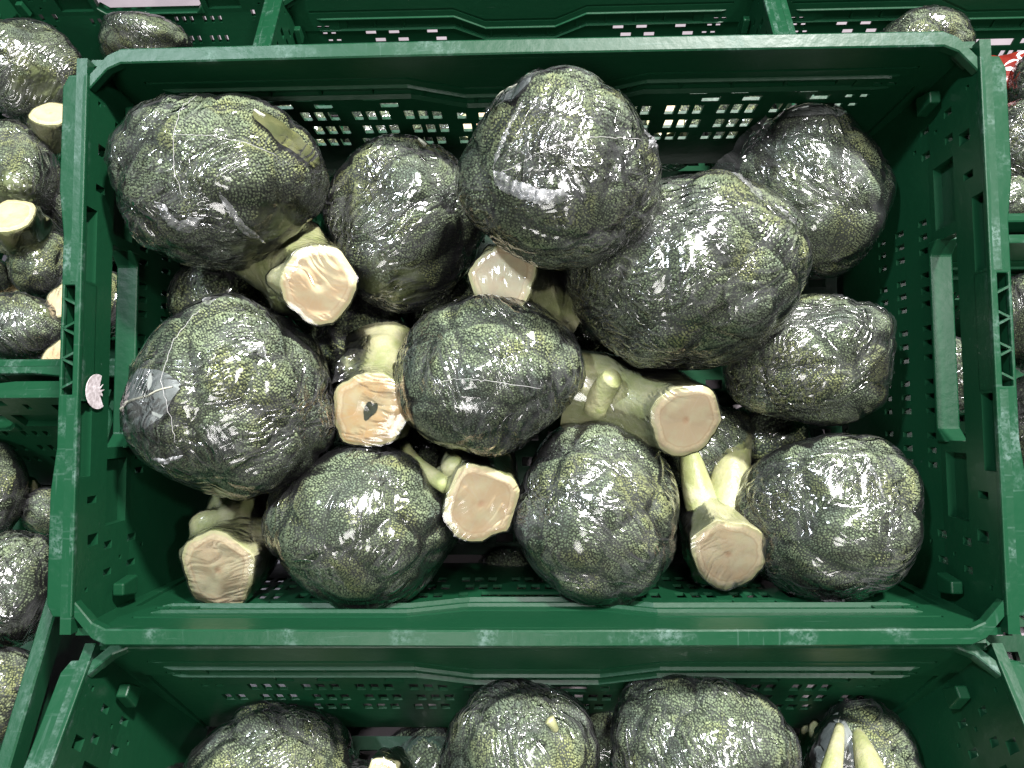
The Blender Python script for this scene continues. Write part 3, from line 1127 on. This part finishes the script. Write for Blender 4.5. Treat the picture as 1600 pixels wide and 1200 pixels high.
    for pts, cw in crumples:
        e = []
        rows = []
        for (a, b), (a2, b2) in zip(pts, pts[1:]):
            ln = math.hypot(a2 - a, b2 - b)
            m_ = max(4, int(ln / 3))
            for q in range(m_):
                t = q / m_
                rows.append((a + (a2 - a) * t, b + (b2 - b) * t, -(b2 - b) / ln, (a2 - a) / ln))
        for i, (X, Y, nx, ny) in enumerate(rows):
            taper = min(1, i / 5, (len(rows) - 1 - i) / 5)
            for j in range(6):
                w_ = (j / 5 - 0.5) * 2 * cw * taper + r.normal(0, 0.8)
                e.append(on_head(X + nx * w_, Y + ny * w_, 0.0006 + 0.0022 * taper * r.uniform(0, 1) * (0.3 + math.sin(math.pi * (j + 0.5) / 6))))
        q = np.array([(i * 6 + j, i * 6 + j + 1, (i + 1) * 6 + j + 1, (i + 1) * 6 + j) for i in range(len(rows) - 1) for j in range(5)], dtype=np.int32)
        link('film_crease', np_mesh('film_crease', np.array(e), [q]), MCRUMP, wrap)
    for quad in sheets:
        A_, B_, C_, D_ = [at_depth(*z_) - base for z_ in quad]
        e = []
        nq = 18
        for i in range(nq):
            for j in range(nq):
                a, b = i / (nq - 1), j / (nq - 1)
                p = A_ * (1 - a) * (1 - b) + B_ * a * (1 - b) + C_ * a * b + D_ * (1 - a) * b
                nv = noise.noise_vector(p * 55) * 0.004 + noise.noise_vector(p * 190) * 0.0012
                e.append((p + nv)[:])
        q = np.array([(i * nq + j, i * nq + j + 1, (i + 1) * nq + j + 1, (i + 1) * nq + j) for i in range(nq - 1) for j in range(nq - 1)], dtype=np.int32)
        link('film_tail', np_mesh('film_tail', np.array(e), [q]), MFLAP, wrap)
    # leaf pressed under the film
    if leaf:
        (lx, ly), (tx, ty), wd_, mat = leaf
        e = []
        nu, nvv = 14, 9
        for i in range(nu):
            t = i / (nu - 1)
            w_ = wd_ * math.sin(math.pi * min(0.985, 0.12 + 0.87 * t)) ** 0.7
            for j in range(nvv):
                sgn = (j / (nvv - 1) - 0.5) * 2
                dx, dy = tx - lx, ty - ly
                ln = math.hypot(dx, dy)
                X = lx + dx * t - dy / ln * w_ * sgn + math.sin(t * 17 + j) * 2
                Y = ly + dy * t + dx / ln * w_ * sgn
                ux, uy = (X - px) / rx, -(Y - py) / ry
                m2 = min(0.985, ux * ux + uy * uy)
                if ux * ux + uy * uy > 0.985:
                    k = math.sqrt(0.985 / (ux * ux + uy * uy))
                    ux, uy = ux * k, uy * k
                dd = np.array([[ux, uy, math.sqrt(1 - m2)]])
                pr = dd[0] * S.s * S.film(dd)[0] + dd[0] * (bud * 0.95 + 0.0003 + 0.0002 * math.sin(i * 2.1 + j)) + off
                e.append(pr)
        q = np.array([(i * nvv + j, i * nvv + j + 1, (i + 1) * nvv + j + 1, (i + 1) * nvv + j) for i in range(nu - 1) for j in range(nvv - 1)], dtype=np.int32)
        lf = link('leaf', np_mesh('leaf', np.array(e), [q]), mat, root)
        mid = [Vector(e[i * nvv + nvv // 2]) + Vector((0, 0, 0.0003)) for i in range(nu - 1)]
        if mat is MYLEAF:
            mid = mid[:3]
        tv, tf = tube(mid, [0.0011 * (1 - i / nu) + 0.0003 for i in range(len(mid))], 6)
        link('vein', np_mesh('vein', tv, list(tf)), MVEIN, lf)
    return root


HEADS = []
Z1 = (0.15, -0.25, 0.95)
# ---- the tipped crate
broccoli(345, 290, 157, 150, 0.500, 'wrapped broccoli in the back left corner of the tipped crate, cut stem beside it', 11,
         stem=(500, 443, 0.478, 60, (0.25, -0.08, 0.95), (415, 385, 0.535)), tone=0.55, nf=19,
         flaps=(((-0.1, -0.75, 0.6), 0.55), ((-0.6, 0.4, 0.6), 0.5)), crumples=((((300, 352), (335, 385), (372, 372)), 7), (((395, 340), (415, 380), (440, 400)), 5)), threads=(((342, 175), (336, 240), (334, 300), (345, 350)), ((336, 262), (400, 265), (470, 285))),
         leaf=((432, 200), (506, 276), 15, MYLEAF))
broccoli(630, 350, 132, 140, 0.560, 'shaded wrapped broccoli sunk between the two back row heads, orange cut stem below it', 12,
         stem=(580, 641, 0.497, 62, (-0.05, -0.12, 0.97), (602, 548, 0.575)), tone=1.0, hollow=True, sheets=(((518, 596, 0.510), (540, 545, 0.520), (580, 545, 0.520), (548, 590, 0.505)),), nf=14, flaps=(((0.2, 0.3, 0.9), 0.5),), leaf=((665, 232), (738, 262), 16, MYLEAF))
broccoli(881, 275, 156, 163, 0.455, 'topmost wrapped broccoli standing against the back wall, crumpled film patch on its front', 13,
         axis=(0, 0.3, 0.95), nf=18, flaps=(((0.05, -0.05, 0.95), 0.62), ((-0.5, 0.65, 0.55), 0.35), ((0.75, 0.3, 0.6), 0.45)),
         crumples=((((778, 302), (800, 328), (842, 346), (888, 350)), 9), (((778, 300), (800, 250), (822, 205)), 3), (((1010, 215), (1022, 240), (1012, 262)), 6)), threads=(((785, 310), (850, 285), (930, 262), (1015, 250)),), leaf=((775, 165), (838, 150), 36, MLEAF))
broccoli(1078, 428, 190, 162, 0.500, 'largest wrapped broccoli right of centre, glittering creased film, pale stem at its left', 14,
         stem=(785, 436, 0.490, 57, (-0.28, 0.02, 0.95), (880, 492, 0.540)), tone=0.1, nf=21, axis=(0.3, 0.3, 0.9),
         crumples=((((945, 398), (965, 372), (1000, 352)), 8), (((1120, 300), (1150, 325), (1170, 350)), 7), (((1185, 345), (1205, 375), (1222, 385)), 6)), flaps=(((-0.35, 0.4, 0.85), 0.55), ((0.45, 0.55, 0.7), 0.4)), cover=-0.92)
broccoli(1258, 302, 126, 140, 0.565, 'dark wrapped broccoli in the back right corner with a loose film tail', 15,
         axis=(0.1, 0.4, 0.9), nf=13, A=0.11, flaps=(((-0.2, 0.75, 0.6), 0.5), ((0.1, 0.1, 1), 0.4)), sheets=(((1196, 182, 0.545), (1225, 262, 0.52), (1108, 268, 0.505), (1120, 250, 0.515)),), leaf=((1195, 195), (1310, 185), 22, MLEAF))
broccoli(1262, 556, 140, 110, 0.535, 'wrapped broccoli by the right end wall, below the dark corner head', 16,
         axis=(0.2, 0.3, 0.9), nf=14, A=0.11, flaps=(((0.55, 0.1, 0.8), 0.5), ((0.1, 0.5, 0.8), 0.45)))
broccoli(365, 630, 160, 170, 0.500, 'wrapped broccoli by the left end wall with a grey leaf pressed under its film', 17,
         stem=(342, 890, 0.510, 64, (-0.12, -0.16, 0.95), (395, 800, 0.575)), tone=0.2, nf=18,
         crumples=((((282, 715), (310, 722), (345, 712)), 4), (((345, 482), (362, 490), (372, 480)), 6), (((425, 560), (445, 555), (460, 575)), 5)), flaps=(((-0.8, 0.0, 0.6), 0.5), ((-0.1, -0.55, 0.8), 0.4)), threads=(((352, 500), (328, 545), (320, 600), (330, 650), (336, 700)),),
         leaf=((200, 645), (345, 608), 46, MLEAF))
broccoli(758, 588, 146, 126, 0.500, 'wrapped broccoli in the very middle of the tipped crate, thin film line across it', 18,
         stem=(1073, 655, 0.490, 58, (0.16, -0.22, 0.95), (888, 606, 0.540)), tone=0.15, nf=16, axis=(-0.2, 0.2, 0.95), cover=-0.92,
         flaps=(((0.2, -0.7, 0.7), 0.45),), threads=(((690, 606), (720, 599), (770, 603), (850, 614)),),
         stalks=((((930, 640, 0.515), (945, 600, 0.500), (958, 590, 0.492)), 0.010, 0.0075),))
broccoli(564, 822, 158, 130, 0.520, 'wrapped broccoli in the front row with a bright white glint, left of the middle stem', 19,
         axis=(0, 0.1, 1), nf=17, flaps=(((0.3, 0.35, 0.9), 0.4),))
broccoli(932, 800, 133, 148, 0.520, 'wrapped broccoli in the front row right of the middle stem', 20,
         stem=(752, 786, 0.490, 62, (0.14, -0.10, 0.96), (742, 730, 0.555)), tone=0.45, nf=17, axis=(0.3, 0.2, 0.9), cover=-0.92,
         flaps=(((0.25, 0.4, 0.85), 0.5),),
         stalks=((((632, 695, 0.535), (650, 735, 0.515), (700, 757, 0.498)), 0.004, 0.007), (((703, 722, 0.497), (715, 738, 0.502), (735, 768, 0.516)), 0.0075, 0.012)))
broccoli(1298, 802, 145, 136, 0.530, 'wrapped broccoli in the front right corner of the tipped crate', 21,
         axis=(0.1, 0.1, 1), nf=15, A=0.10, flaps=(((0.1, 0.35, 0.9), 0.5), ((-0.7, 0.2, 0.6), 0.4), ((-0.15, -0.85, 0.5), 0.3)), crumples=((((1258, 918), (1280, 925), (1298, 912)), 6), (((1310, 700), (1322, 740), (1330, 770)), 3)))
broccoli(1098, 700, 78, 76, 0.585, 'low broccoli whose forked pale stem stands between the front right heads', 22,
         stem=(1137, 865, 0.515, 59, (0.03, -0.22, 0.95), (1122, 800, 0.575)), tone=0.25, nf=9, axis=(-0.1, 0.6, 0.6),
         stalks=((((1076, 675, 0.575), (1076, 745, 0.545), (1114, 828, 0.545)), 0.006, 0.016), (((1165, 668, 0.590), (1128, 740, 0.545), (1142, 828, 0.548)), 0.010, 0.020)))
broccoli(352, 475, 92, 70, 0.575, 'buried broccoli showing dark between the two left hand heads', 23, axis=(0, 0.3, 0.9), nf=9, detail=0.5, bud=0.003)
broccoli(565, 545, 85, 85, 0.590, 'buried yellowish broccoli behind the orange cut stem', 24, axis=(0, 0.2, 0.9), nf=9, detail=0.5, bud=0.003)
for i_, (x_, y_, r_, d_, l_) in enumerate((
        (470, 565, 80, 0.600, 'buried broccoli in the gap right of the leaf covered head'),
        (640, 730, 80, 0.605, 'buried broccoli deep under the middle cut stem'),
        (990, 640, 80, 0.600, 'buried broccoli deep under the stem with the pale branches'),
        (1195, 690, 70, 0.600, 'buried broccoli in the gap above the front right corner head'),
        (720, 500, 80, 0.610, 'buried broccoli deep behind the very middle head'),
        (500, 790, 80, 0.620, 'buried broccoli below the front row left head'),
        (905, 520, 70, 0.600, 'buried broccoli in the dark gap right of the very middle head'),
        (800, 900, 60, 0.640, 'buried broccoli in the dark gap at the middle of the front wall'),
        (1130, 900, 60, 0.620, 'buried broccoli below the forked pale stem'))):
    broccoli(x_, y_, r_, r_, d_, l_, 90 + i_, axis=(0, 0.2, 0.9), nf=9, detail=0.5, bud=0.003)

# ---- the crate in front
broccoli(420, 1228, 140, 122, 0.550, 'shaded broccoli at the bottom left of the front crate, pale branches showing', 31,
         axis=(0.2, 0.9, 0.5), nf=15, cover=0.05, A=0.12, stalk_mat=MDSTALK)
broccoli(815, 1192, 132, 122, 0.500, 'yellow green broccoli in the front crate with a tiny pale sprig on top', 32,
         axis=(0, 0.2, 0.95), nf=12, A=0.11, stalks=((((868, 1140, 0.450), (864, 1132, 0.447), (858, 1124, 0.447)), 0.0022, 0.0035),))
broccoli(1097, 1178, 152, 132, 0.500, 'big wrapped broccoli in the front crate, second from the right', 33,
         axis=(0, 0.2, 0.95), nf=18, flaps=(((0.2, 0.1, 0.95), 0.5),))
broccoli(1345, 1192, 95, 95, 0.530, 'broccoli at the right of the front crate with two pale stems crossing it', 34,
         axis=(0.3, 0.3, 0.9), nf=9, A=0.12,
         stalks=((((1312, 1135, 0.512), (1308, 1168, 0.482), (1292, 1235, 0.470)), 0.003, 0.008), (((1340, 1145, 0.510), (1352, 1175, 0.480), (1372, 1240, 0.466)), 0.004, 0.012)),
         leaf=((1268, 1200), (1306, 1105), 20, MLEAF))
broccoli(615, 1270, 62, 60, 0.53, 'broccoli with only its pale stem tip showing at the bottom edge', 35,
         stem=(598, 1212, 0.470, 26, (0, 0.2, 0.95)), nf=8, detail=0.5, bud=0.003)
broccoli(520, 1275, 95, 90, 0.55, 'buried broccoli between the shaded head and the stem tip in the front crate', 37, axis=(0, 0.2, 0.9), nf=8, detail=0.5, bud=0.003)
broccoli(668, 1200, 72, 70, 0.61, 'buried broccoli left of the yellow green head in the front crate', 38, axis=(0, 0.2, 0.9), nf=8, detail=0.5, bud=0.003)
broccoli(950, 1150, 60, 60, 0.58, 'buried broccoli between the two biggest heads of the front crate', 39, axis=(0, 0.2, 0.9), nf=8, detail=0.5, bud=0.003)
broccoli(240, 1270, 90, 80, 0.55, 'buried broccoli in the left corner of the front crate', 36, axis=(0, 0.2, 0.9), nf=8, detail=0.5, bud=0.003)


# ---- neighbours, smaller because they stand lower and farther off
def far(px, py, rx, ry, h, label, seed, stem=None, **kw):
    p = at_level(px, py, h)
    d = (p - cam_pos).dot(fw)
    st = None
    if stem:
        q = at_level(stem[0], stem[1], stem[2])
        st = (stem[0], stem[1], (q - cam_pos).dot(fw), stem[3], stem[4])
    kw.setdefault('nf', 13)
    kw.setdefault('bud', 0.0024)
    kw.setdefault('axis', None if stem else (0, 0.3, 0.9))
    return broccoli(px, py, rx, ry, d, label, seed, stem=st, detail=0.5, **kw)


UPZ = (0.1, 0.15, 0.95)
far(45, 112, 74, 88, -0.05, 'wrapped broccoli in the upper left crate, highest on the left edge', 41, stem=(80, 178, -0.005, 30, (0.25, 0.55, 0.8)), flaps=(((0.2, 0.3, 0.9), 0.6),))
far(228, 72, 76, 46, -0.07, 'wrapped broccoli peeking over the back rim of the tipped crate at the left', 42, flaps=(((0, 0.5, 0.85), 0.6),), k_z=1.0)
far(30, 282, 66, 84, -0.05, 'wrapped broccoli in the upper left crate above the round cut stem', 43, stem=(16, 336, 0.005, 37, (0.15, 0.55, 0.8)), tone=0.7, flaps=(((0.1, 0.3, 0.9), 0.6),))
far(66, 415, 52, 58, -0.06, 'small wrapped broccoli beside the lattice rim in the upper left crate', 44, flaps=(((0, 0.4, 0.9), 0.5),))
far(-12, 432, 28, 32, -0.07, 'wrapped broccoli cut by the left edge of the picture in the upper left crate', 45)
far(38, 512, 66, 58, -0.045, 'wrapped broccoli at the front rim of the upper left crate, stem ends beside it', 46, stem=(98, 468, -0.03, 30, (-0.1, 0.3, 0.9)), tone=0.3, flaps=(((-0.1, 0.4, 0.9), 0.7),))
far(115, 575, 40, 36, -0.06, 'wrapped broccoli with a peach cut stem by the front rim of the upper left crate', 47, stem=(90, 556, -0.03, 28, (-0.1, 0.4, 0.9)), tone=0.5)
far(150, 330, 70, 80, -0.10, 'wrapped broccoli hidden below the left end wall of the tipped crate', 48)
far(150, 470, 60, 60, -0.08, 'wrapped broccoli seen through the left grip opening', 49)
far(-25, 760, 60, 82, -0.10, 'dark broccoli at the left edge in the lower left crate', 51, nf=11)
far(85, 800, 50, 40, -0.14, 'buried broccoli at the back of the lower left crate', 52, nf=11)
far(26, 925, 62, 98, -0.055, 'glossy wrapped broccoli in the lower left crate beside the scuffed rim', 53, flaps=(((0.1, 0.2, 0.95), 0.7),))
far(0, 1090, 70, 80, -0.05, 'wrapped broccoli at the lower left corner of the picture', 54, flaps=(((0.1, 0.3, 0.9), 0.7),))
# behind the back wall
for i, (x, y, h) in enumerate(((470, 225, -0.09), (610, 205, -0.08), (735, 215, -0.08), (880, 205, -0.08), (1030, 205, -0.08), (1165, 215, -0.08))):
    L = ['wrapped broccoli behind the back wall, leftmost of those seen through its vent holes',
         'wrapped broccoli seen through the vent holes left of the middle', 'pale stemmed broccoli seen through vent holes beside the topmost head',
         'wrapped broccoli hidden behind the topmost head and the back wall', 'wrapped broccoli seen through the vent holes right of the topmost head',
         'wrapped broccoli behind the back wall near the dark corner head'][i]
    far(x, y, 72, 70, h, L, 60 + i, stem=(x + 10, y - 20, h + 0.075, 30, (0, 0.2, 0.95)) if i in (2, 4) else None, nf=11, bud=0.0030, flaps=(((0, 0.3, 0.9), 0.7),))
# right side
far(1432, 82, 78, 58, -0.045, 'wrapped broccoli poking up behind the back right corner, film tail on the rim', 71, flaps=(((0.2, 0.5, 0.85), 0.6),), k_z=1.0)
far(1590, 232, 55, 78, -0.06, 'glossy broccoli at the right edge with yellowish lower side', 72, flaps=(((-0.2, 0.3, 0.9), 0.7),))
far(1578, 315, 44, 42, -0.06, 'small wrapped broccoli at the right edge just above the crate divide', 73)
far(1612, 140, 30, 60, -0.05, 'dark film wrapped broccoli at the far upper right edge', 74)
far(1500, 262, 70, 70, -0.11, 'wrapped broccoli below the right end wall, behind its vent holes', 75)
far(1605, 505, 58, 84, -0.06, 'dark broccoli at the right edge below the crate divide', 81, nf=10)
far(1480, 590, 60, 66, -0.08, 'wrapped broccoli seen through the right grip opening', 82, flaps=(((0, 0.3, 0.9), 0.7),))
far(1620, 690, 75, 108, -0.055, 'shiny wrapped broccoli at the right edge beside the end wall', 83, flaps=(((-0.4, 0.3, 0.85), 0.8),))
far(1630, 880, 70, 95, -0.06, 'wrapped broccoli at the right edge beside the front right corner', 84, flaps=(((-0.4, 0.3, 0.85), 0.7),))
far(1470, 450, 60, 70, -0.12, 'buried wrapped broccoli under the right end wall', 85)

# ------------------------------------------------------------------ small things
# torn sticker on the left end wall
bm = bmesh.new()
pts = []
for k in range(26):
    a = 2 * math.pi * k / 26
    rr = 1.0
    if 2.0 < a < 4.0:
        rr = 0.45 + 0.25 * math.sin(k * 2.7)
    pts.append((0.0062 * rr * math.cos(a), 0.0118 * rr * math.sin(a)))
xs = CW / 2 - 0.0135
ring0, ring1 = [], []
for (u, w) in pts:
    ring0.append(bm.verts.new((-(xs - 0.0002), w, u * 2.0)))
    ring1.append(bm.verts.new((-(xs - 0.0006), w, u * 2.0)))
n = len(pts)
bm.faces.new(ring0)
bm.faces.new(ring1)
for k in range(n):
    bm.faces.new((ring0[k], ring0[(k + 1) % n], ring1[(k + 1) % n], ring1[k]))
bmesh.ops.recalc_face_normals(bm, faces=bm.faces)
st = bm_obj('sticker', bm, MSTICK, None)
q = at_z(153, 612, -0.017)
st.matrix_world = T_W @ Matrix.Translation((ctr.x, q.y, -0.0165))
st['label'] = 'torn whitish round sticker on the inside of the left end wall'
st['category'] = 'sticker'

# red packet with white print beyond the upper right crate
pr_ = at_level(1612, 112, -0.06)
root = empty('packet', T_W @ pr_, None, 'red printed packet with white spots beyond the back right corner', 'packet')
bm = bmesh.new()
bmesh.ops.create_grid(bm, x_segments=12, y_segments=8, size=1)
for v in bm.verts:
    x, y = v.co.x, v.co.y
    v.co = Vector((x * 0.055, y * 0.03, 0.014 * (1 - x ** 4) * (1 - y ** 4) + 0.0025 * math.sin(x * 9 + y * 5)))
g = bmesh.ops.extrude_face_region(bm, geom=bm.faces[:])
for v in [e for e in g['geom'] if isinstance(e, bmesh.types.BMVert)]:
    v.co.z = -0.6 * v.co.z
bmesh.ops.recalc_face_normals(bm, faces=bm.faces)
for fc in bm.faces:
    fc.smooth = True
bm_obj('pouch', bm, MRED, root)
for i, (x, y, s) in enumerate(((-0.03, -0.004, 0.007), (-0.008, 0.012, 0.009), (0.016, -0.010, 0.006), (0.03, 0.010, 0.008))):
    bm = bmesh.new()
    bmesh.ops.create_circle(bm, cap_ends=True, segments=14, radius=s)
    for v in bm.verts:
        X, Y = (v.co.x * 1.5 + x) / 0.055, (v.co.y + y) / 0.03
        v.co = Vector((X * 0.055, Y * 0.03, 0.014 * (1 - X ** 4) * (1 - Y ** 4) + 0.0025 * math.sin(X * 9 + Y * 5) + 0.001))
    bm_obj('white_spot', bm, MWHITE, root)

# deck under the level crates
bm = bmesh.new()
bmesh.ops.create_grid(bm, x_segments=2, y_segments=2, size=1.6)
tb = bm_obj('floor', bm, MTABLE, None)
tb['kind'] = 'structure'
tb['label'] = 'pale pinkish display deck glimpsed between the crates'
lowz = (T_W @ P_LOW).z - H
tb.location = (0, 0.2, lowz - 0.004)
